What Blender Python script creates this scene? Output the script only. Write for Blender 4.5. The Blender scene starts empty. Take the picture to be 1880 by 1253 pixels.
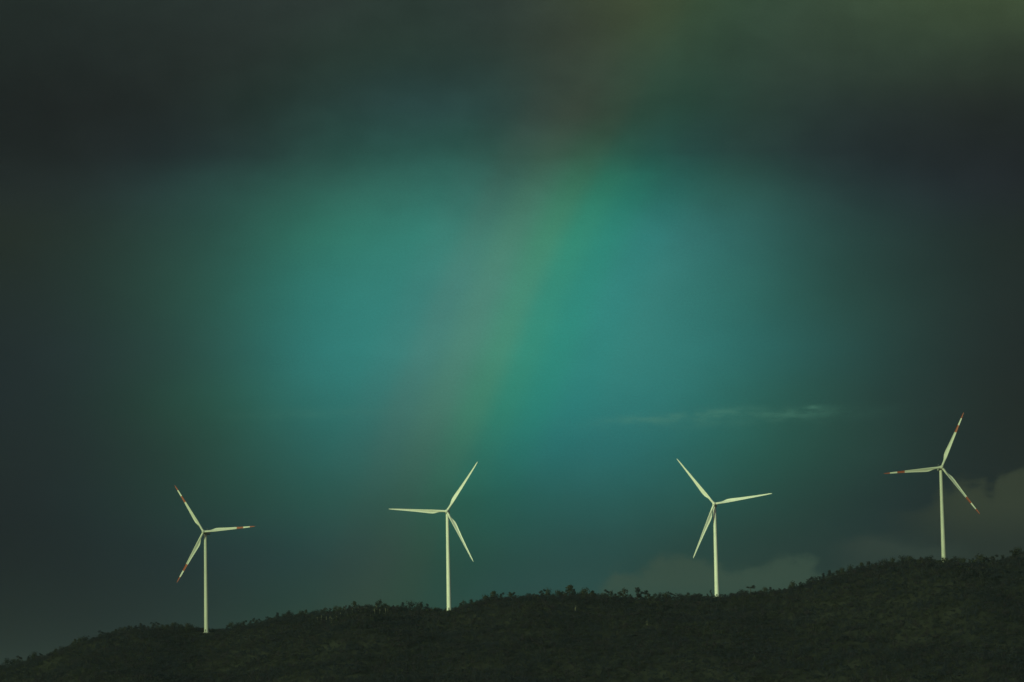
import bpy, math, random
import numpy as np
from mathutils import Vector, Matrix

# ------------------------------------------------------------------ camera
sc = bpy.context.scene
col = sc.collection
R = math.radians
PITCH, ROLL, LENS = 6.5, -1.15, 119.4
FPX = LENS / 36 * 1880                       # focal length in photo pixels
EYE = Vector((0, 0, 1.7))
cam = bpy.data.cameras.new('camera'); cam_ob = bpy.data.objects.new('camera', cam); col.objects.link(cam_ob)
cam.lens = LENS; cam.sensor_width = 36; cam.clip_start = 0.5; cam.clip_end = 60000
CM = Matrix.Rotation(R(90 + PITCH), 3, 'X') @ Matrix.Rotation(R(ROLL), 3, 'Z')
cam_ob.matrix_world = Matrix.Translation(EYE) @ CM.to_4x4()
sc.camera = cam_ob
RT, UP, FW = CM.col[0].copy(), CM.col[1].copy(), -CM.col[2]

def at(px, py, Y):
    d = FW * FPX + RT * (px - 940) + UP * (626.5 - py)
    return EYE + d * (Y / d.y)

# ------------------------------------------------------------------ light
HAZE = 1.35e-5
sc.view_settings.view_transform = 'Standard'; sc.view_settings.look = 'None'
sc.view_settings.exposure = 0; sc.view_settings.gamma = 1
sc.render.dither_intensity = 1.0

# the rainbow is a 42 degree circle round the point opposite the sun, so the bow gives the sun's place
d0 = (FW * FPX + RT * (872 - 940) + UP * (626.5 - 520)).normalized()
tilt = R(24)
nrm = (RT * math.cos(tilt) - UP * math.sin(tilt)).normalized()
ANTI = (d0 * math.cos(R(42)) + nrm * math.sin(R(42))).normalized()
SUN = -ANTI                                   # towards the sun: behind the camera, to the left, low
sun_el = math.asin(SUN.z); sun_az = math.atan2(SUN.x, SUN.y)
print('sun elevation', math.degrees(sun_el), 'azimuth', math.degrees(sun_az))
sl = bpy.data.lights.new('sun', 'SUN'); sl.energy = 2.15; sl.angle = R(0.5); sl.color = (0.72, 1.0, 0.48)
so = bpy.data.objects.new('sun', sl); col.objects.link(so)
so.rotation_euler = (-SUN).to_track_quat('-Z', 'Y').to_euler(); so.location = (-900, -900, 600)

# ------------------------------------------------------------------ sky (world)
W = bpy.data.worlds.new('World'); sc.world = W; W.use_nodes = True
N = W.node_tree.nodes; L = W.node_tree.links; N.clear()
def lin(c):
    c = c / 255
    return c / 12.92 if c <= .04045 else ((c + .055) / 1.055) ** 2.4
def link(a, b): L.new(a, b)
def setin(sock, v):
    if hasattr(v, 'is_output'): link(v, sock)
    else: sock.default_value = v
def M(op, a, b=0.0, c=None, clamp=False):
    n = N.new('ShaderNodeMath'); n.operation = op; n.use_clamp = clamp
    setin(n.inputs[0], a); setin(n.inputs[1], b)
    if c is not None: setin(n.inputs[2], c)
    return n.outputs[0]
def V(op, a, b):
    n = N.new('ShaderNodeVectorMath'); n.operation = op
    setin(n.inputs[0], a); setin(n.inputs[1], b)
    return n.outputs['Value'] if op == 'DOT_PRODUCT' else n.outputs['Vector']
def mixc(f, a, b, mode='MIX'):
    n = N.new('ShaderNodeMix'); n.data_type = 'RGBA'; n.blend_type = mode; n.clamp_factor = True
    setin(n.inputs[0], f); setin(n.inputs[6], a); setin(n.inputs[7], b)
    return n.outputs[2]
def smooth(x, lo, hi, a=0.0, b=1.0):
    n = N.new('ShaderNodeMapRange'); n.interpolation_type = 'SMOOTHSTEP'
    setin(n.inputs['Value'], x)
    for k, v in (('From Min', lo), ('From Max', hi), ('To Min', a), ('To Max', b)): n.inputs[k].default_value = v
    return n.outputs['Result']
def ramp(x, stops, interp='CARDINAL'):
    n = N.new('ShaderNodeValToRGB'); r = n.color_ramp; r.interpolation = interp
    while len(r.elements) > 1: r.elements.remove(r.elements[-1])
    r.elements[0].position = stops[0][0]; r.elements[0].color = (*stops[0][1], 1)
    for p, c in stops[1:]:
        e = r.elements.new(p); e.color = (*c, 1)
    setin(n.inputs[0], x)
    return n.outputs[0]
def noise(vec, scale, detail=4, rough=.55, color=False):
    n = N.new('ShaderNodeTexNoise'); setin(n.inputs['Vector'], vec)
    n.inputs['Scale'].default_value = scale; n.inputs['Detail'].default_value = detail; n.inputs['Roughness'].default_value = rough
    return n.outputs['Color' if color else 'Fac']
def comb(x, y, z=0.0):
    n = N.new('ShaderNodeCombineXYZ'); setin(n.inputs[0], x); setin(n.inputs[1], y); setin(n.inputs[2], z)
    return n.outputs[0]
def sep(v):
    n = N.new('ShaderNodeSeparateXYZ'); setin(n.inputs[0], v); return n.outputs

tc = N.new('ShaderNodeTexCoord'); DIR = tc.outputs['Generated']
# a tangent frame fixed in the sky round the storm cloud's bright patch
fx, fz, fy = V('DOT_PRODUCT', DIR, tuple(RT)), V('DOT_PRODUCT', DIR, tuple(UP)), V('DOT_PRODUCT', DIR, tuple(FW))
fyc = M('MAXIMUM', fy, 0.02)
SX = M('ADD', M('MULTIPLY', M('DIVIDE', fx, fyc), FPX / 1880), .5)              # 0..1 across 17 degrees
SY = M('SUBTRACT', 626.5 / 1880, M('MULTIPLY', M('DIVIDE', fz, fyc), FPX / 1880)) # same scale, downwards
P0 = comb(SX, M('MULTIPLY', SY, 2.1))
wc = sep(noise(P0, 2.6, 5, .55, True))
amp = smooth(SY, .12, .30, .075, .022)
WX = M('ADD', SX, M('MULTIPLY', M('SUBTRACT', wc[0], .5), amp))
WY = M('ADD', SY, M('MULTIPLY', M('SUBTRACT', wc[1], .5), M('MULTIPLY', amp, .8)))
ROWS = [0, 100, 200, 280, 340, 430, 540, 650, 740, 820, 920, 1020, 1120]
COLS = [0, 150, 300, 450, 600, 750, 900, 1050, 1200, 1350, 1500, 1650, 1780, 1880]
TAB = """36,45,41 38,47,43 40,50,46 42,52,48 44,54,50 44,60,52 46,58,54 54,64,53 60,78,54 52,72,56 56,74,58 60,77,56 62,78,55 64,80,56
34,42,38 36,44,41 38,47,43 40,49,45 42,58,50 42,60,52 44,60,54 54,64,53 50,74,58 48,68,56 50,66,54 50,66,52 50,64,50 47,58,46
32,39,36 33,40,37 35,43,40 38,52,46 42,64,58 42,68,66 44,72,68 50,69,58 44,74,64 44,66,56 42,56,52 38,48,44 38,46,40 36,44,40
33,41,38 34,42,39 37,47,47 40,58,56 43,76,68 44,86,78 46,88,78 44,86,72 42,74,70 42,66,60 40,54,54 37,46,46 35,43,42 34,41,40
37,46,43 39,50,47 42,62,60 46,82,74 48,96,84 50,104,92 52,110,100 48,118,102 46,104,94 44,84,74 42,64,62 39,52,53 36,45,47 35,42,42
39,49,41 40,54,48 43,69,61 46,88,78 50,118,100 56,130,118 58,132,118 54,132,116 56,126,122 50,102,96 44,78,72 40,61,57 37,51,47 36,46,41
37,48,44 40,56,51 43,73,63 46,94,82 50,128,118 58,132,124 60,134,124 56,134,124 58,130,124 50,112,104 44,82,74 41,65,59 38,53,49 36,46,42
36,48,46 39,54,52 43,71,63 46,94,84 50,128,122 58,132,124 60,134,122 54,134,124 56,130,124 48,112,106 44,86,80 40,65,59 38,52,48 36,46,42
36,47,46 38,53,50 41,70,59 45,91,77 48,116,110 56,120,112 54,126,112 50,128,122 50,120,116 46,103,93 44,81,71 40,61,57 38,51,46 36,45,40
36,47,44 38,51,49 41,65,56 44,83,71 47,104,98 52,108,98 50,114,104 46,116,114 46,110,106 44,97,85 43,78,68 40,61,55 37,48,45 37,47,41
36,45,42 37,50,48 40,61,54 42,75,65 46,89,80 46,89,78 44,95,84 44,95,90 44,91,84 43,81,71 41,67,59 38,53,51 37,48,44 37,47,42
36,45,41 37,48,45 39,54,51 41,61,59 44,73,68 46,75,66 44,79,68 44,79,74 44,73,66 44,67,59 43,61,55 39,55,51 38,50,46 38,48,43
37,47,41 38,49,44 40,53,48 42,61,53 44,71,60 46,71,60 44,73,66 46,77,72 46,75,66 45,69,59 43,63,55 40,55,49 38,51,46 38,49,43"""
TAB = [[tuple(lin(float(v)) for v in c.split(',')) for c in r.split()] for r in TAB.split('\n')]
YR = M('MULTIPLY', WY, 1880 / 1120)
TA = np.array(TAB)
AIR = [(0, 0.00148, 0.00243, 0.00110), (100, 0.00250, 0.00415, 0.00228), (200, 0.00330, 0.00587, 0.00351), (280, 0.00350, 0.00620, 0.00380),
       (540, 0.00420, 0.00780, 0.00480), (650, 0.00470, 0.00884, 0.00520), (740, 0.00538, 0.00935, 0.00580), (820, 0.00620, 0.01056, 0.00658),
       (920, 0.00790, 0.01252, 0.00750), (1020, 0.01004, 0.01546, 0.00916), (1120, .0120, .0182, .0107)]
for j, y in enumerate(ROWS):                                # the damp air in front of the clouds adds its own light
    a = np.array([np.interp(y, [q[0] for q in AIR], [q[k] for q in AIR]) for k in (1, 2, 3)]) * HAZE / 1.2e-5
    TA[j] = np.maximum(TA[j] - a, TA[j] * .3)
def resample(A, src, dst, sig, axis):                       # linear lookup, then blur: no creases between samples
    A = np.moveaxis(A, axis, 0); src = np.array(src, float); out = []
    fine = np.linspace(src[0] - 400, src[-1] + 400, 600)
    F = np.stack([[np.interp(fine, src, A[:, j, k]) for k in range(3)] for j in range(A.shape[1])])   # j,k,fine
    for t in dst:
        w = np.exp(-.5 * ((fine - t) / sig) ** 2); w /= w.sum(); out.append((F * w).sum(-1))
    return np.moveaxis(np.array(out), 0, axis)
C2 = list(np.linspace(0, 1880, 49)); R2 = list(np.linspace(0, 1120, 29))
TA = resample(resample(TA, COLS, C2, 66, 1), ROWS, R2, 14, 0)
base = None
for i in range(len(C2)):
    c = ramp(YR, [(R2[j] / 1120, tuple(TA[j][i])) for j in range(len(R2))], 'LINEAR')
    if base is None: base = c; continue
    n = N.new('ShaderNodeMapRange'); setin(n.inputs['Value'], WX); n.inputs['From Min'].default_value = C2[i - 1] / 1880; n.inputs['From Max'].default_value = C2[i] / 1880
    base = mixc(n.outputs['Result'], base, c)
# rainbow: gains by angular distance from the antisolar point (degrees, 42 = yellow)
ang = M('MULTIPLY', M('ARCCOSINE', V('DOT_PRODUCT', DIR, tuple(ANTI))), 180 / math.pi)
ang = M('ADD', ang, M('MULTIPLY', M('SUBTRACT', wc[2], .5), .35))
bow = ramp(M('DIVIDE', M('SUBTRACT', ang, 39.0), 4.8),
           [(0, (.5, .5, .5)), (.10, (.5, .5, .5)), (.24, (.43, .51, .51)), (.35, (.39, .54, .50)), (.45, (.475, .56, .48)),
            (.54, (.76, .56, .455)), (.66, (.92, .515, .47)), (.77, (.78, .485, .48)), (.88, (.58, .49, .495)), (.98, (.5, .5, .5)), (1, (.5, .5, .5))], 'EASE')
bowf = M('MULTIPLY', smooth(SY, .05, .19, .2, 1.0), smooth(SY, .40, .50, 1.0, .6))
bow2 = mixc(bowf, (.5, .5, .5, 1), bow)
base = mixc(1.0, base, bow2, 'MULTIPLY')
base = mixc(1.0, base, (2, 2, 2, 1), 'MULTIPLY')
# drifting cloud texture, then film grain
P1 = comb(M('MULTIPLY', SX, 1.0), M('MULTIPLY', SY, 1.5))
g1 = noise(P1, 5.5, 6, .6); g2 = noise(P1, 16, 5, .6)
tex = M('ADD', M('MULTIPLY', M('SUBTRACT', g1, .5), smooth(SY, .15, .30, .55, .22)), M('MULTIPLY', M('SUBTRACT', g2, .5), smooth(SY, .14, .24, .45, .16)))
tex = M('ADD', tex, M('MULTIPLY', M('SUBTRACT', noise(P1, 400, 2, .8), .5), .30))  # pixel-fine film grain added to the sky colour
vs = N.new('ShaderNodeVectorMath'); vs.operation = 'SCALE'; link(base, vs.inputs[0]); link(M('ADD', 1.0, tex), vs.inputs[3]); base = vs.outputs[0]
def edge(pts):                                    # px x -> px y of a cloud top
    r = ramp(M('DIVIDE', M('SUBTRACT', SX, pts[0][0] / 1880), (pts[-1][0] - pts[0][0]) / 1880),
             [((x - pts[0][0]) / (pts[-1][0] - pts[0][0]), (y / 1880,) * 3) for x, y in pts], 'EASE')
    return r
Pn = comb(SX, M('MULTIPLY', SY, 1.6)); puff = noise(Pn, 22, 6, .62)
def bank(pts, soft, puffa, colr, alpha, x0, x1, x2, x3, fade0, fade1):
    global base
    dd = M('ADD', M('SUBTRACT', SY, edge(pts)), M('MULTIPLY', M('SUBTRACT', puff, .5), puffa / 1880))
    m = smooth(dd, 0, soft / 1880)
    m = M('MULTIPLY', m, M('MULTIPLY', smooth(SX, x0 / 1880, x1 / 1880), smooth(SX, x2 / 1880, x3 / 1880, 1, 0)))
    m = M('MULTIPLY', m, smooth(SY, fade0 / 1880, fade1 / 1880, 1, .35))
    base = mixc(M('MULTIPLY', m, alpha), base, (*[lin(v) for v in colr], 1))
bank([(1000, 1095), (1080, 1066), (1140, 1042), (1200, 1018), (1260, 1020), (1310, 1022), (1380, 1019), (1440, 1010), (1480, 1014), (1520, 1026), (1570, 1028), (1620, 1044), (1700, 1070)],
     34, 130, (54, 73, 61), .7, 1030, 1120, 1480, 1640, 1060, 1130)
bank([(1500, 960), (1640, 930), (1695, 912), (1735, 884), (1772, 868), (1800, 872), (1820, 888), (1840, 862), (1880, 846), (1960, 835)],
     38, 130, (53, 61, 47), .75, 1590, 1790, 2300, 2600, 915, 1010)
bank([(1480, 1000), (1600, 968), (1660, 975), (1720, 990), (1900, 1000)], 30, 60, (46, 58, 52), .7, 1500, 1600, 1700, 1800, 1000, 1060)
wob = M('MULTIPLY', M('SUBTRACT', noise(Pn, 16, 6, .6), .5), 24 / 1880)
def wisp(cx, cy, a, b, slope, amount):
    global base
    X = M('SUBTRACT', SX, cx / 1880)
    Yd = M('ADD', M('SUBTRACT', M('SUBTRACT', SY, cy / 1880), M('MULTIPLY', X, slope)), wob)
    q = M('ADD', M('POWER', M('ABSOLUTE', M('DIVIDE', X, a / 1880)), 2.0), M('POWER', M('ABSOLUTE', M('DIVIDE', Yd, b / 1880)), 2.0))
    g = M('MULTIPLY', M('EXPONENT', M('MULTIPLY', q, -1.0)), smooth(noise(comb(SX, M('MULTIPLY', SY, 3.0)), 38, 5, .65), .38, .62, .25, 1.2))
    base = mixc(M('MULTIPLY', g, amount), base, (.085, .24, .17, 1))
wisp(1190, 771, 80, 8, -.05, .20); wisp(1305, 763, 75, 10, -.05, .24); wisp(1455, 760, 72, 10, -.06, .19); wisp(1491, 750, 12, 3.5, -.1, .22)
wisp(1350, 769, 240, 15, -.05, .10); wisp(600, 760, 160, 9, -.03, .08)
# behind the camera the clouds break: clear low-sun sky
sky = N.new('ShaderNodeTexSky'); sky.sky_type = 'NISHITA'; sky.sun_disc = False
sky.sun_elevation = sun_el; sky.sun_rotation = sun_az; sky.air_density = 1.5; sky.dust_density = 3
clear = mixc(1.0, sky.outputs[0], (.065 * .7, .065 * .92, .065 * 1.15, 1), 'MULTIPLY')
final = mixc(smooth(fy, -.35, .45), clear, base)
bg = N.new('ShaderNodeBackground'); link(final, bg.inputs[0]); bg.inputs[1].default_value = 1.0
wo = N.new('ShaderNodeOutputWorld'); link(bg.outputs[0], wo.inputs[0])
W.cycles.sampling_method = 'MANUAL'; W.cycles.sample_map_resolution = 512

# ------------------------------------------------------------------ materials
def mat(name, rgb, rough=.6, vary=0, scale=1, bands=False, attr=False, spec=.3):
    m = bpy.data.materials.new(name); m.use_nodes = True; nt = m.node_tree; b = nt.nodes['Principled BSDF']
    b.inputs['Roughness'].default_value = rough; b.inputs['Specular IOR Level'].default_value = spec
    b.inputs['Base Color'].default_value = (*rgb, 1)
    tcn = nt.nodes.new('ShaderNodeTexCoord'); cur = None
    def mx(mode, f, a, c):
        n = nt.nodes.new('ShaderNodeMix'); n.data_type = 'RGBA'; n.blend_type = mode
        for s, v in ((n.inputs[0], f), (n.inputs[6], a), (n.inputs[7], c)):
            if hasattr(v, 'is_output'): nt.links.new(v, s)
            else: s.default_value = v
        return n.outputs[2]
    src = (*rgb, 1)
    if attr:
        a = nt.nodes.new('ShaderNodeAttribute'); a.attribute_name = 'tint'; src = a.outputs['Color']
    if bands:                                             # painted aviation bands along the span
        s = nt.nodes.new('ShaderNodeSeparateXYZ'); nt.links.new(tcn.outputs['Object'], s.inputs[0])
        r = nt.nodes.new('ShaderNodeValToRGB'); r.color_ramp.interpolation = 'CONSTANT'
        d = nt.nodes.new('ShaderNodeMath'); d.operation = 'DIVIDE'; nt.links.new(s.outputs[2], d.inputs[0]); d.inputs[1].default_value = 51.5
        nt.links.new(d.outputs[0], r.inputs[0])
        e = r.color_ramp.elements; e[0].position = 0; e[0].color = (*rgb, 1); e[1].position = .635; red = (.33, .08, .045, 1); e[1].color = red
        x = e.new(.765); x.color = (*[min(.85, v * 1.15) for v in rgb], 1); x = e.new(.888); x.color = red
        src = r.outputs[0]
    if vary:
        n = nt.nodes.new('ShaderNodeTexNoise'); n.inputs['Scale'].default_value = scale; n.inputs['Detail'].default_value = 5
        nt.links.new(tcn.outputs['Object'], n.inputs[0])
        r = nt.nodes.new('ShaderNodeMapRange'); nt.links.new(n.outputs['Fac'], r.inputs[0])
        r.inputs[1].default_value = .3; r.inputs[2].default_value = .7; r.inputs[3].default_value = 1 - vary; r.inputs[4].default_value = 1 + vary
        vm = nt.nodes.new('ShaderNodeVectorMath'); vm.operation = 'SCALE'
        if hasattr(src, 'is_output'): nt.links.new(src, vm.inputs[0])
        else: vm.inputs[0].default_value = src[:3]
        nt.links.new(r.outputs[0], vm.inputs['Scale']); src = vm.outputs[0]
    if hasattr(src, 'is_output'): nt.links.new(src, b.inputs['Base Color'])
    return m
m_white = mat('white_paint', (.80, .80, .76), .45, .05, .12)
m_grey = mat('vignetted_paint', (.50, .51, .46), .5, .06, .12)  # vignette darkening of the outer turbines put into the paint colour
m_blade = mat('blade_gelcoat', (.84, .84, .80), .4, .04, .2)
m_band = mat('banded_gelcoat', (.56, .57, .52), .45, .03, .2, bands=True)  # red bands are real; the pale coat is darkened to imitate vignetting
m_dark = mat('dark_fittings', (.05, .05, .05), .6)
m_conc = mat('concrete', (.33, .32, .29), .9, .15, .8)
m_leaf = mat('foliage', (.05, .06, .03), .9, attr=True, spec=.1)
m_bark = mat('bark', (.05, .045, .035), .95, .2, 1.5, spec=.1)
m_pale = mat('pale_bark', (.22, .21, .17), .9, .2, 1.5, spec=.1)
m_ground = mat('scrub_ground', (.030, .032, .026), 1.0, .45, .05, spec=.02)

# ------------------------------------------------------------------ object helpers
def tag(o, label=None, cat=None, group=None, kind=None):
    for k, v in (('label', label), ('category', cat), ('group', group), ('kind', kind)):
        if v: o[k] = v
    return o
def empty(name, loc, rz=0):
    o = bpy.data.objects.new(name, None); col.objects.link(o); o.location = loc; o.rotation_euler = (0, 0, rz)
    o.empty_display_size = 2
    return o
def link_mesh(name, me, m, parent=None):
    o = bpy.data.objects.new(name, me); col.objects.link(o); me.materials.clear(); me.materials.append(m)
    if parent: o.parent = parent
    return o
def mesh_np(name, verts, faces, tint=None, smooth_=False):
    me = bpy.data.meshes.new(name); verts = np.asarray(verts, np.float32); faces = np.asarray(faces, np.int32)
    k = faces.shape[1]
    me.vertices.add(len(verts)); me.vertices.foreach_set('co', verts.ravel())
    me.loops.add(faces.size); me.loops.foreach_set('vertex_index', faces.ravel())
    me.polygons.add(len(faces)); me.polygons.foreach_set('loop_start', np.arange(0, faces.size, k, dtype=np.int32))
    me.update(calc_edges=True); me.validate()
    if tint is not None:
        a = me.attributes.new('tint', 'FLOAT_COLOR', 'FACE')
        c = np.ones((len(faces), 4), np.float32); c[:, :3] = tint; a.data.foreach_set('color', c.ravel())
    if smooth_: me.polygons.foreach_set('use_smooth', np.ones(len(faces), bool))
    return me
def loft(rings, cap=True):                                # rings: list of (n,3) arrays
    n = len(rings[0]); v = np.concatenate(rings); f = []
    for i in range(len(rings) - 1):
        for j in range(n):
            k = (j + 1) % n
            f.append((i * n + j, i * n + k, (i + 1) * n + k, (i + 1) * n + j))
    fs = [tuple(x) for x in f]
    if cap: fs += [tuple(range(n))[::-1], tuple(range((len(rings) - 1) * n, len(rings) * n))]
    return v, fs
def mesh_py(name, v, f, smooth_=True, auto=None):
    me = bpy.data.meshes.new(name); me.from_pydata([tuple(map(float, x)) for x in v], [], f); me.update()
    if smooth_:
        me.polygons.foreach_set('use_smooth', np.ones(len(me.polygons), bool))
        me.set_sharp_from_angle(angle=R(auto or 40))
    return me
def circ(r, z, n=32, cx=0, cy=0):
    a = np.arange(n) * 2 * math.pi / n
    return np.stack([cx + r * np.cos(a), cy + r * np.sin(a), np.full(n, z)], 1)

# ------------------------------------------------------------------ terrain
SIL = [(-900, 1330), (-500, 1310), (-200, 1262), (0, 1216), (60, 1205), (120, 1186), (185, 1162), (240, 1149), (300, 1142), (350, 1144), (395, 1151), (440, 1145), (490, 1135), (540, 1123),
       (600, 1117), (650, 1107), (700, 1106), (760, 1108), (800, 1112), (840, 1109), (880, 1097), (940, 1091), (1000, 1089), (1060, 1089), (1130, 1088),
       (1190, 1091), (1250, 1088), (1300, 1085), (1350, 1083), (1400, 1080), (1450, 1076), (1500, 1059), (1563, 1043), (1620, 1032), (1680, 1022), (1740, 1020),
       (1780, 1031), (1830, 1026), (1880, 1012), (1960, 990), (2100, 960), (2400, 920), (2900, 960)]
CY = [(-1500, 3150), (-430, 3120), (-282, 3088), (-160, 3030), (-57, 3004), (60, 2992), (182, 2964), (290, 2945), (370, 2900), (460, 2880), (1500, 2850)]
def crest_y(x): return np.interp(x, [a for a, b in CY], [b for a, b in CY])
sx, sz = [], []
for px, py in SIL:
    Y = 3000.0
    for _ in range(4):
        p = at(px, py + 13, Y); Y = float(crest_y(p.x))
    sx.append(p.x); sz.append(p.z)
sx, sz = np.array(sx), np.array(sz)
_xs = np.linspace(-3000, 3000, 1201); _zs = np.interp(_xs, sx, sz, left=20, right=60)
_k = np.exp(-0.5 * (np.arange(-6, 7) * 5 / 10.0) ** 2); _k /= _k.sum()
_zs = np.convolve(np.pad(_zs, 6, 'edge'), _k, 'valid')
def fbm(x, y, seed=0, base=180., octs=4):
    rs = np.random.RandomState(seed); out = 0; a = 1.
    for o in range(octs):
        for k in range(3):
            th = rs.uniform(0, 6.28); ph = rs.uniform(0, 6.28); w = 2 * math.pi / (base * rs.uniform(.7, 1.4))
            out = out + a * np.sin((x * math.cos(th) + y * math.sin(th)) * w + ph + 1.3 * np.sin((x * math.sin(th) - y * math.cos(th)) * w * .7 + ph * 2)) / 3
        a *= .5; base *= .5
    return out
def ground_z(x, y):
    x = np.asarray(x, float); y = np.asarray(y, float)
    cy = crest_y(x); zc = np.interp(x, _xs, _zs); d = cy - y
    dn = np.clip(d, 0, None); db = np.clip(-d, 0, None)
    drop = np.where(d > 0, np.sqrt(dn ** 2 + 30 ** 2) - 30, np.sqrt(db ** 2 + 35 ** 2) - 35) * np.where(d > 0, .235, .22)
    u = np.clip(np.abs(d) / 60, 0, 1)
    z = zc - drop + fbm(x, y, 3) * 4.5 * u + fbm(x * .8 + y * .5, y * .35, 8, 260, 2) * 7 * u
    lo = 12 * np.clip(1 - np.abs(d) / 2500, 0, 1) + fbm(x, y, 5, 900, 3) * 2 * np.clip(y / 2000, 0, 1)
    k = 8.0
    return np.logaddexp(z / k, (lo - 6) / k) * k + np.where(np.hypot(x, y) < 60, 0, 0) - np.interp(np.hypot(x, y), [0, 200, 1500], [6.5, 4, 0])
def zg(x, y): return float(ground_z(np.array([x]), np.array([y]))[0])
gx = np.unique(np.concatenate([np.linspace(-12000, -900, 25), np.arange(-900, 900, 9), np.linspace(900, 12000, 25)]))
gy = np.unique(np.concatenate([np.linspace(-3000, 2200, 24), np.arange(2200, 2650, 30), np.arange(2650, 3250, 7), np.arange(3250, 3800, 40), np.linspace(3800, 15000, 20)]))
GX, GY = np.meshgrid(gx, gy); GZ = ground_z(GX, GY)
gz0 = zg(0, 0); GZ = GZ; EYE_G = gz0
nv = GX.shape; idx = np.arange(GX.size).reshape(nv)
gf = np.stack([idx[:-1, :-1], idx[:-1, 1:], idx[1:, 1:], idx[1:, :-1]], -1).reshape(-1, 4)
ground = link_mesh('ground', mesh_np('ground', np.stack([GX, GY, GZ], -1).reshape(-1, 3), gf, smooth_=True), m_ground)
tag(ground, kind='structure')
print('ground at camera', gz0)

# ------------------------------------------------------------------ wind turbines
RL = 51.5
def blade_mesh(name):
    st = []
    for s in [0, .012, .03, .05, .075, .10, .13, .16, .20, .24, .29, .35, .42, .50, .58, .66, .74, .82, .89, .94, .975, .992, 1.0]:
        z = 1.0 + s * (RL - 1.0)
        ch = np.interp(s, [0, .05, .09, .13, .17, .21, .25, .30, .36, .5, .7, .85, .94, .98, 1], [1.8, 1.8, 2.05, 2.5, 3.05, 3.45, 3.5, 3.3, 2.95, 2.3, 1.6, 1.15, .85, .55, .15])
        th = np.interp(s, [0, .04, .09, .14, .20, .3, .5, 1], [1.0, 1.0, .72, .46, .33, .26, .2, .15])
        le = np.interp(s, [0, .05, .2, 1], [.95, .95, 1.0, .42]) if s < .9 else np.interp(s, [.9, .98, 1], [.478, .3, .1])
        blend = np.interp(s, [.04, .20], [0, 1]); blend = blend * blend * (3 - 2 * blend)
        tw = -R(np.interp(s, [0, .1, .2, .4, .7, 1], [30, 30, 25, 17, 10, 6]))   # leading edge turned into the wind
        bend = 1.6 * s ** 2 + z * math.tan(R(2.0))
        n = 28; ring = []
        for j in range(n):
            a = 2 * math.pi * j / n
            u = (1 - math.cos(a)) / 2
            sg = math.sin(a)
            # circle section
            cxp, cyp = .95 - 1.9 * u, .95 * sg
            # airfoil section: leading edge +x (u=0), camber towards -y (lee), hollow on the windward face
            t = ch * th * (1.45 * math.sqrt(max(u, 0)) * (1 - u) ** .9 + .02)
            cam_ = ch * .09 * math.sin(math.pi * min(1, u * 1.05)) * (1 if sg > 0 else 1)
            axp = le - ch * u
            ayp = (t * .62 if sg > 0 else -t * .42 + ch * .10 * max(0, math.sin(math.pi * min(1, max(0, (u - .38) / .62))))) + cam_ * (1.0)
            if abs(sg) < 1e-6: ayp = cam_
            X = cxp * (1 - blend) + axp * blend; Y = cyp * (1 - blend) + ayp * blend
            ring.append((X * math.cos(tw) - Y * math.sin(tw), X * math.sin(tw) + Y * math.cos(tw) - bend, z))
        st.append(np.array(ring))
    v, f = loft(st); return mesh_py(name, v, f, True, 50)
def box_ring(w, h, y, z0, n=24, p=5):
    a = np.arange(n) * 2 * math.pi / n; c, s = np.cos(a), np.sin(a)
    x = np.sign(c) * np.abs(c) ** (2 / p) * w / 2; z = np.sign(s) * np.abs(s) ** (2 / p) * h / 2
    return np.stack([x, np.full(n, y), z + z0], 1)
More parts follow.
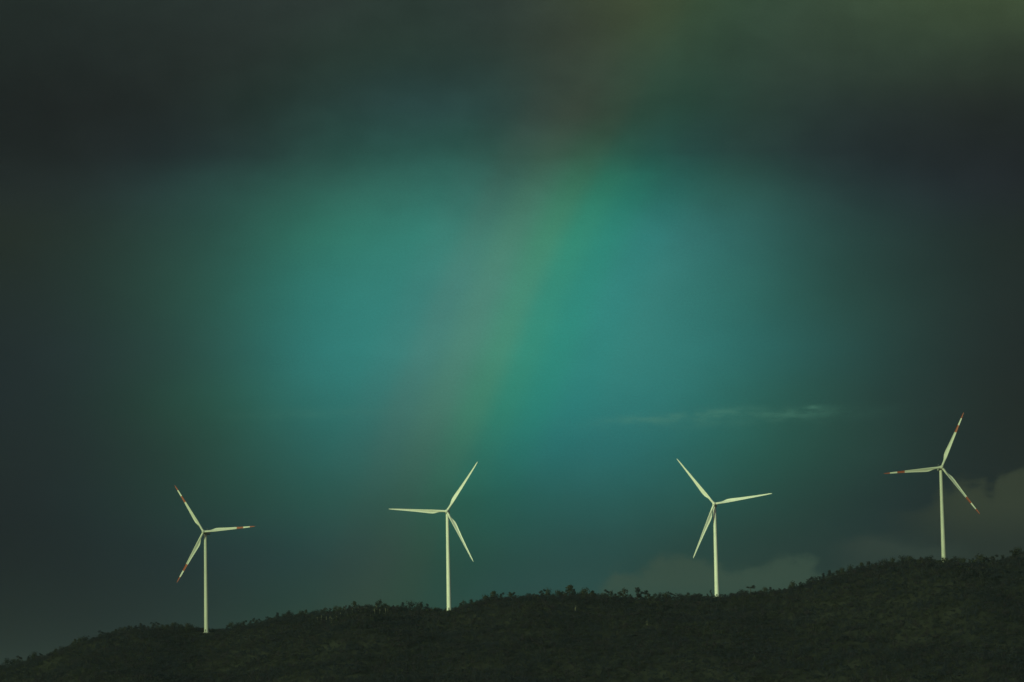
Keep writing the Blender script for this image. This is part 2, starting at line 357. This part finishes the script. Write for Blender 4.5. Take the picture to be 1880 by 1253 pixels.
def turbine(px, py, Y, yaw, phase, label, striped, base_z=None):
    hub = at(px, py, Y)
    cy_, sy_ = math.cos(yaw), math.sin(yaw)                 # rotor axis looks along local -Y
    over = 4.6
    ax = Vector((sy_ * -1, -cy_, 0))                        # facing direction in world for yaw>0 = towards the left
    tx, ty = hub.x - ax.x * over, hub.y - ax.y * over
    gz = base_z if base_z is not None else zg(tx, ty)
    root = empty('wind_turbine', (tx, ty, gz), -yaw)
    tag(root, label, 'wind turbine', 'wind turbines standing along the wooded ridge')
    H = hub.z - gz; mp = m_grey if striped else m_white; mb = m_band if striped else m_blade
    TH = H - 2.2
    rings = []
    for t in np.linspace(0, 1, 25): rings.append(circ(2.02 * (1 - t) + 1.32 * t, -3 + (TH + 3) * t, 40))
    v, f = loft(rings); tw = link_mesh('tower', mesh_py('tower', v, f, True, 50), mp, root)
    for t in (.27, .55, .80):                               # bolted section flanges
        r = 2.02 * (1 - t) + 1.32 * t; z = TH * t
        v, f = loft([circ(r + .003, z - .18, 40), circ(r + .05, z - .12, 40), circ(r + .05, z + .12, 40), circ(r + .003, z + .18, 40)], False)
        link_mesh('flange', mesh_py('flange', v, f), mp, tw)
    v, f = loft([box_ring(.95, 2.1, -2.02, 1.9, 16, 8), box_ring(.95, 2.1, -1.90, 1.9, 16, 8)]); link_mesh('door', mesh_py('door', v, f), m_dark, tw)
    v, f = loft([circ(3.6, -2.2, 40), circ(3.6, .05, 40), circ(2.5, .30, 40), circ(2.2, .55, 40)]); link_mesh('foundation', mesh_py('foundation', v, f), m_conc, root)
    v, f = loft([circ(1.45, TH, 32), circ(1.5, TH + .5, 32)]); 
    link_mesh('yaw_bearing', mesh_py('yaw_bearing', v, f), m_dark, root)
    tilt_ = R(5)
    def T(v):                                               # tilt the shaft up at the rotor end
        v = np.array(v, float); z = v[:, 2].copy(); y = v[:, 1].copy()
        v[:, 1] = y * math.cos(tilt_) + z * math.sin(tilt_); v[:, 2] = -y * math.sin(tilt_) + z * math.cos(tilt_); return v
    prof = [(-2.75, 1.9, 1.9, 0), (-2.6, 2.5, 2.7, 0), (-1.6, 3.1, 3.4, 0), (0, 3.4, 3.7, .05), (4.0, 3.45, 3.75, .1), (7.0, 3.3, 3.3, .3), (8.1, 3.0, 2.7, .5), (8.35, 2.5, 2.2, .55)]
    v, f = loft([box_ring(w, h, y, z0) for y, w, h, z0 in prof]); v = T(v); v[:, 2] += H - over * math.sin(tilt_)
    nac = link_mesh('nacelle', mesh_py('nacelle', v, f, True, 35), mp, root)
    zt = H - over * math.sin(tilt_) + 1.25
    for xx, hh in ((-.9, 2.3), (.9, 1.9)):
        rr = [circ(.07, zt, 8, xx, 6.3), circ(.05, zt + hh, 8, xx, 6.3), circ(.3, zt + hh + .02, 8, xx, 6.3), circ(.3, zt + hh + .14, 8, xx, 6.3)]
        v, f = loft(rr); link_mesh('wind_sensor', mesh_py('wind_sensor', v, f), m_dark if xx > 0 else mp, nac)
    v, f = loft([box_ring(1.6, 1.1, 7.98, 0, 20, 6), box_ring(1.6, 1.1, 8.5, 0, 20, 6)]); v = T(v); v[:, 2] += H - over * math.sin(tilt_) + .5
    link_mesh('vent', mesh_py('vent', v, f), m_dark, nac)
    # spinner
    rs = []
    for y, r in ((1.55, 1.5), (1.4, 1.62), (.4, 1.72), (-.5, 1.6), (-1.2, 1.3), (-1.75, .85), (-2.05, .4), (-2.12, .05)):
        c = circ(r, 0, 32); rs.append(np.stack([c[:, 0], np.full(32, y), c[:, 1]], 1))
    v, f = loft(rs); v = T(v); v[:, 1] -= over * math.cos(tilt_); v[:, 2] += H
    hb = link_mesh('hub', mesh_py('hub', v, f), mp, root)
    hubl = Vector((0, -over * math.cos(tilt_), H))
    for k in range(3):
        a = phase + k * 2 * math.pi / 3                     # angle from the right, counter-clockwise seen from the front
        bl = link_mesh('blade', BLADE[striped], mb, root)
        # local Z (span) -> (cos a, 0, sin a); leading edge +X -> clockwise side as seen from upwind
        rot = Matrix.Rotation(-tilt_, 4, 'X') @ Matrix.Rotation(math.pi / 2 - a, 4, 'Y')
        bl.matrix_local = Matrix.Translation(hubl) @ rot
    return root, (tx, ty)
BLADE = {False: blade_mesh('blade'), True: blade_mesh('striped_blade')}
TURB = []
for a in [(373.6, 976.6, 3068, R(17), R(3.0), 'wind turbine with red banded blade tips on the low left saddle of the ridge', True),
          (820.3, 939.0, 3000, R(4), R(56.9), 'all white wind turbine with one blade level to its left and one up right', False),
          (1311.2, 925.5, 2960, R(7), R(8.2), 'all white wind turbine with one blade hanging down close beside its tower', False),
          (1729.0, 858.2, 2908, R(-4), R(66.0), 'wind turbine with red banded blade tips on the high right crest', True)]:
    r, p = turbine(*a); TURB.append(p)

# ------------------------------------------------------------------ trees
def tube(pts, rad, n=6):
    rings = []
    for (p, r) in zip(pts, rad):
        c = circ(r, 0, n); rings.append(c + np.array([p[0], p[1], p[2]]))
    return loft(rings)
PAL = .78 * np.array([(.025, .029, .036), (.030, .033, .030), (.022, .026, .038), (.030, .026, .036), (.036, .040, .030), (.020, .024, .038)])
def crown_np(rs, h, w, nleaf, leaf, shape):
    """leaf clumps scattered in several boughs; returns verts (4n,3), faces, shade (n)"""
    nb = {'round': 7, 'cone': 8, 'flat': 5, 'loose': 6}[shape]
    cs, rr = [], []
    for b in range(nb):
        t = (b + .5) / nb
        if shape == 'cone': z = h * (.25 + .7 * t); rad = w * .5 * (1 - t) * .75; sz = w * (.36 - .22 * t)
        elif shape == 'flat': z = h * (.80 + .08 * rs.uniform(-1, 1)); rad = w * .36; sz = w * .2
        elif shape == 'loose': z = h * (.28 + .66 * t); rad = w * .4 * rs.uniform(.3, 1); sz = w * rs.uniform(.14, .24)
        else: z = h * (.24 + .60 * t); rad = w * .33 * math.sin(math.pi * (.25 + .65 * t)); sz = w * rs.uniform(.22, .32)
        th = rs.uniform(0, 6.28) if shape != 'cone' else b * 2.4
        cs.append((rad * math.cos(th), rad * math.sin(th), z)); rr.append(sz)
    cs, rr = np.array(cs), np.array(rr)
    pick = rs.randint(0, nb, nleaf); d = rs.normal(size=(nleaf, 3)); d /= np.linalg.norm(d, axis=1)[:, None]
    rad = rr[pick] * rs.uniform(.45, 1.12, nleaf)
    sq = .55 if shape == 'flat' else .85
    c = cs[pick] + d * rad[:, None] * np.array([1, 1, sq])
    c[:, 2] = np.maximum(c[:, 2], .15)
    n = d + rs.normal(size=(nleaf, 3)) * .38; n /= np.linalg.norm(n, axis=1)[:, None]
    a = np.cross(n, rs.normal(size=(nleaf, 3))); a /= np.linalg.norm(a, axis=1)[:, None]; b = np.cross(n, a)
    s = leaf * rs.uniform(.5, 1.2, nleaf)[:, None] * .5
    v = np.stack([c - a * s * 1.1, c - b * s * .8, c + a * s * 1.2, c + b * s * .7], 1).reshape(-1, 3)
    f = np.arange(nleaf * 4).reshape(-1, 4)
    return v, f, rs.uniform(.85, 1.18, nleaf)
# prototypes of single trees along the ridge: unit trees about 8 m tall
PROTO = []
specs = [('round', 8, 7.0, 260), ('round', 8, 6.0, 220), ('cone', 8, 5.0, 220), ('loose', 8, 5.5, 210), ('round', 8, 8.0, 280), ('loose', 8, 4.0, 150), ('flat', 8, 6.5, 110), ('cone', 8, 6.2, 240)]
for i, (shp, h, w, nl) in enumerate(specs):
    rs = np.random.RandomState(40 + i)
    v, f, sh = crown_np(rs, h, w, nl, .95, shp)
    tint = PAL[rs.randint(0, 6)] * sh[:, None]
    cme = mesh_np('crown', v, f, tint)
    top = h * (.85 if shp != 'flat' else .8)
    tv, tf = tube([(0, 0, -1.5), (.05, 0, h * .3), (.15, .1, h * .55), (.1, .1, top)], [.24, .18, .13, .04])
    tv = list(tv); tf = list(tf)
    for k in range(5):                                       # limbs
        th = k * 2.3; z0 = h * (.3 + .08 * k)
        e = (w * .3 * math.cos(th), w * .3 * math.sin(th), z0 + h * .2)
        lv, lf = tube([(.1, .05, z0), (e[0] * .5, e[1] * .5, z0 + h * .08), e], [.1, .07, .03], 5)
        o_ = len(tv); tv += list(lv); tf += [tuple(q + o_ for q in ff) for ff in lf]
    tme = mesh_py('trunk', tv, tf)
    PROTO.append((cme, tme, h))
def tree(x, y, h, k, rng, label, group=None, wide=1.0, pale=False, z=None):
    cme, tme, ph = PROTO[k]; s = h / ph
    root = empty('tree', (x, y, zg(x, y) if z is None else z), rng.uniform(0, 6.28)); root.scale = (s * wide, s * wide, s)
    tag(root, label, 'tree', group)
    c = bpy.data.objects.new('crown', cme); col.objects.link(c); c.parent = root
    t = bpy.data.objects.new('trunk', tme); col.objects.link(t); t.parent = root
    return root
for cme, tme, _ in PROTO: cme.materials.append(m_leaf); tme.materials.append(m_bark)
rng = random.Random(5)
def near_turb(x, y, r=9): return any(math.hypot(x - a, y - b) < r for a, b in TURB)
# trees that stand out of the tree line: (px, top py, kind, width factor, label)
MARK = [(1046, 1075, 7, 1.15, 'pointed tree rising above the even tree line left of the sunlit pale cloud bank'),
        (1078, 1079, 0, 1.0, 'broad round tree just right of the pointed tree on the middle ridge'),
        (1144, 1079, 1, .95, 'bushy upright tree on the middle ridge, first of the row running toward the third turbine'),
        (1170, 1079, 3, 1.2, 'tall ragged tree on the middle ridge with a leaning top, left of a forked one'),
        (1190, 1084, 5, 1.3, 'narrow forked tree in the row of gapped trees left of the third turbine'),
        (1203, 1089, 1, .85, 'small round tree just left of the widest gap in the tree line'),
        (1224, 1088, 0, .95, 'domed tree just right of the widest gap in the tree line'),
        (1245, 1089, 4, .9, 'wide domed tree, last full crown before the third turbine'),
        (1285, 1089, 5, .9, 'thin sapling standing alone left of the third turbine base'),
        (1299, 1090, 5, .8, 'thin dark sapling close to the left side of the third turbine base'),
        (1306, 1083, 5, .5, 'slender dark tree touching the foot of the third turbine'),
        (1362, 1082, 4, .8, 'low rounded tree just left of the flat topped tree'),
        (1378, 1076, 6, .8, 'small flat topped tree like an umbrella, right of the third turbine'),
        (1402, 1078, 0, .8, 'leafy tree just right of the flat topped tree at the foot of the rise'),
        (889, 1092, 0, .9, 'round tree at the top of the step right of the second turbine'),
        (906, 1086, 7, 1.0, 'peaked tree on the step in the tree line right of the second turbine'),
        (699, 1100, 1, .9, 'tallest crown on the hump above the pale trunks'),
        (493, 1132, 3, 1.0, 'ragged tree poking out of the tree line on the rise right of the first turbine'),
        (185, 1158, 3, .9, 'scraggly tree standing proud of the far left descending ridge'),
        (1594, 1031, 3, 1.1, 'ragged tree with a bent top halfway along the right rise'),
        (1622, 1026, 4, .9, 'broad crown at the head of the right rise'),
        (1668, 1021, 0, 1.1, 'large domed crown left of the fourth turbine'),
        (1706, 1020, 4, .9, 'flat domed crown immediately left of the fourth turbine'),
        (1798, 1018, 0, 1.15, 'big round tree right of the fourth turbine'),
        (1826, 1019, 3, 1.1, 'open crowned tree between the big round tree and the right edge'),
        (1840, 1019, 5, 1.2, 'slim leaning tree near the right edge of the ridge'),
        (1858, 1011, 3, 1.1, 'tall loose tree near the right edge, left of the highest crown'),
        (1874, 1005, 0, 1.2, 'highest dark crown at the right end of the ridge')]
marks_x = []
for px, py, k, wd, lab in MARK:
    Y = 3000.
    for _ in range(5): p = at(px, py, Y); Y = float(crest_y(p.x)) - 3
    g = zg(p.x, Y); h = max(2.5, (p.z - g) / (.97 if k != 6 else .9))
    tree(p.x, Y, h, k, rng, lab, None, wd * 1.5 * min(1.5, (8 / h) ** .45)); marks_x.append(p.x)
# the rest of the tree line, one object each
x = -470.
glab = 'one of many alike dark bushy trees in the even tree line along the ridge crest'
n_line = 0
while x < 450:
    x += rng.uniform(2.6, 5.2)
    Y = float(crest_y(x)) + rng.uniform(-6, 6)
    near = min(abs(x - m) for m in marks_x)
    if near_turb(x, Y, 8) or near < 2.4: continue
    h = rng.uniform(3.8, 9.4)
    if near < 5: h *= .9
    if 20 < x < 150: h *= 1.15
    if abs(x - TURB[2][0]) < 22: h = rng.uniform(2.6, 4.6)
    if abs(x - TURB[0][0]) < 16: h = rng.uniform(3.4, 4.6); Y = max(Y, TURB[0][1] + 12)
    if -18 < x - TURB[1][0] < 12: h = rng.uniform(3, 4.8)
    k = rng.choice([0, 1, 4, 0, 1, 2, 3, 5, 7, 4])
    tree(x, Y, h, k, rng, glab, 'dark trees in the ridge tree line', 1.15 * (8 / h) ** .3); n_line += 1
print('tree line', n_line)
# pale trunked trees on the hump left of the second turbine
plab = 'slim tree with a pale bare trunk on the wooded hump left of the second turbine'
for px, py, hh in [(583, 1141, 5), (590, 1139, 5.5), (599, 1142, 6), (606, 1141, 6), (609, 1143, 5), (625, 1133, 5), (634, 1124, 5), (647, 1128, 6), (658, 1126, 7), (663, 1127, 6.5), (672, 1124, 5),
                   (680, 1137, 5), (688, 1131, 8), (691, 1121, 7), (697, 1127, 5), (708, 1126, 6), (712, 1124, 5), (617, 1139, 4.5), (1188, 1148, 5), (1056, 1122, 6)]:
    lo, hi = 2700., float(crest_y(at(px, py, 3000).x)) + 5
    for _ in range(30):
        Y = (lo + hi) / 2; p = at(px, py, Y)
        if p.z > zg(p.x, p.y): lo = Y
        else: hi = Y
    gz = zg(p.x, Y)
    root = empty('tree', (p.x, Y, gz), rng.uniform(0, 6)); 
    if px < 800: tag(root, plab, 'tree', 'pale trunked trees on the hump')
    else: tag(root, 'slim pale trunked tree alone on the dark slope below the ' + ('umbrella shaped tree' if px > 1100 else 'pointed tree'), 'tree')
    hh *= .8; t = rng.uniform(-.4, .4)
    v, f = tube([(0, 0, -1), (t * .3, 0, hh * .4), (t, 0, hh)], [.2, .17, .12], 6); link_mesh('trunk', mesh_py('trunk', v, f), m_pale, root)
    v, f = tube([(t * .2, 0, hh * .35), (t - .6, .1, hh * .7), (t - .9, .1, hh * .95)], [.09, .07, .04], 5); link_mesh('limb', mesh_py('limb', v, f), m_pale, root)
    rs = np.random.RandomState(int(px)); v, f, sh = crown_np(rs, 4.4, 3.8, 60, .8, 'loose'); v[:, 2] += hh - 2.2
    link_mesh('crown', mesh_np('crown', v, f, PAL[rs.randint(0, 4)] * sh[:, None]), m_leaf, root)

# forest cover of the slope: too many to count, one object
rs = np.random.RandomState(11)
lib = []
for i in range(14):
    shp = ['round', 'round', 'cone', 'loose', 'round', 'flat', 'round'][i % 7]
    lib.append(crown_np(np.random.RandomState(200 + i), 1.0, .95 if shp != 'cone' else .7, 120, .115, shp))
VV, FF, TT = [], [], []; off = 0; count = 0
yy = 2380.
while yy < 3190:
    step = 4.7 if yy > 2780 else 5.2
    xs = np.arange(-590, 590, step) + rs.uniform(-.45, .45, len(np.arange(-590, 590, step))) * step
    ys = yy + rs.uniform(-.5, .5, len(xs)) * step
    cy = crest_y(xs); zs = ground_z(xs, ys)
    patch = fbm(xs, ys, 21, 90, 3); hpatch = fbm(xs, ys, 31, 60, 3)
    for X, Yt, Z, c, pt, hp in zip(xs, ys, zs, cy, patch, hpatch):
        d = c - Yt
        if abs(X) > Yt * .185: continue
        dv = Vector((X, Yt, Z + 8)) - EYE
        if dv.dot(UP) / dv.dot(FW) * FPX < -626.5 - 30: continue       # wholly below the frame
        if near_turb(X, Yt, 11): continue
        if -70 > d: continue
        h = rs.uniform(3.6, 6.6) + 1.2 * hp
        if abs(d) < 10: h = min(h, 4.2)
        if d < -10: h = min(h, 5.0)
        if any(abs(X - a) < 14 and -28 < Yt - b < 0 for a, b in TURB): h = min(h, 3.0)
        v, f, sh = lib[rs.randint(14)]
        th = rs.uniform(0, 6.28); ct, st_ = math.cos(th), math.sin(th); w = h * rs.uniform(.85, 1.35)
        o = np.empty_like(v); o[:, 0] = (v[:, 0] * ct - v[:, 1] * st_) * w + X; o[:, 1] = (v[:, 0] * st_ + v[:, 1] * ct) * w + Yt; o[:, 2] = v[:, 2] * h + Z - .25 * h
        q = int(np.clip((pt + rs.normal() * .8) * 1.6 + 2.5, 0, 5)); q = [5, 2, 0, 3, 1, 4][q]
        VV.append(o); FF.append(f + off); off += len(v); TT.append(PAL[q] * sh[:, None] * rs.uniform(.75, 1.3)); count += 1
    yy += step
print('forest crowns', count)
forest = link_mesh('forest', mesh_np('forest', np.concatenate(VV), np.concatenate(FF), np.concatenate(TT)), m_leaf)
tag(forest, 'dense dark wood covering the whole hillside below the turbines', 'forest', kind='stuff')

# ------------------------------------------------------------------ air between the camera and the ridge
mh = bpy.data.materials.new('damp_air'); mh.use_nodes = True; nt = mh.node_tree; nt.nodes.clear()
pv = nt.nodes.new('ShaderNodeVolumePrincipled'); pv.inputs['Density'].default_value = HAZE; pv.inputs['Color'].default_value = (.64, .79, 1.0, 1)
pv.inputs['Anisotropy'].default_value = 0.0
oo = nt.nodes.new('ShaderNodeOutputMaterial'); nt.links.new(pv.outputs[0], oo.inputs['Volume'])
z0, z1 = float(GZ.min()) - 1, 345.0
hv = [(x, y, z) for z in (z0, z1) for x, y in ((-12010, -3010), (12010, -3010), (12010, 15010), (-12010, 15010))]
me = bpy.data.meshes.new('haze'); me.from_pydata(hv, [], [(3, 2, 1, 0), (4, 5, 6, 7), (0, 1, 5, 4), (1, 2, 6, 5), (2, 3, 7, 6), (3, 0, 4, 7)]); me.update()
haze = link_mesh('haze', me, mh); tag(haze, kind='stuff')
print('highest', max((o.matrix_world.translation.z for o in sc.objects), default=0))
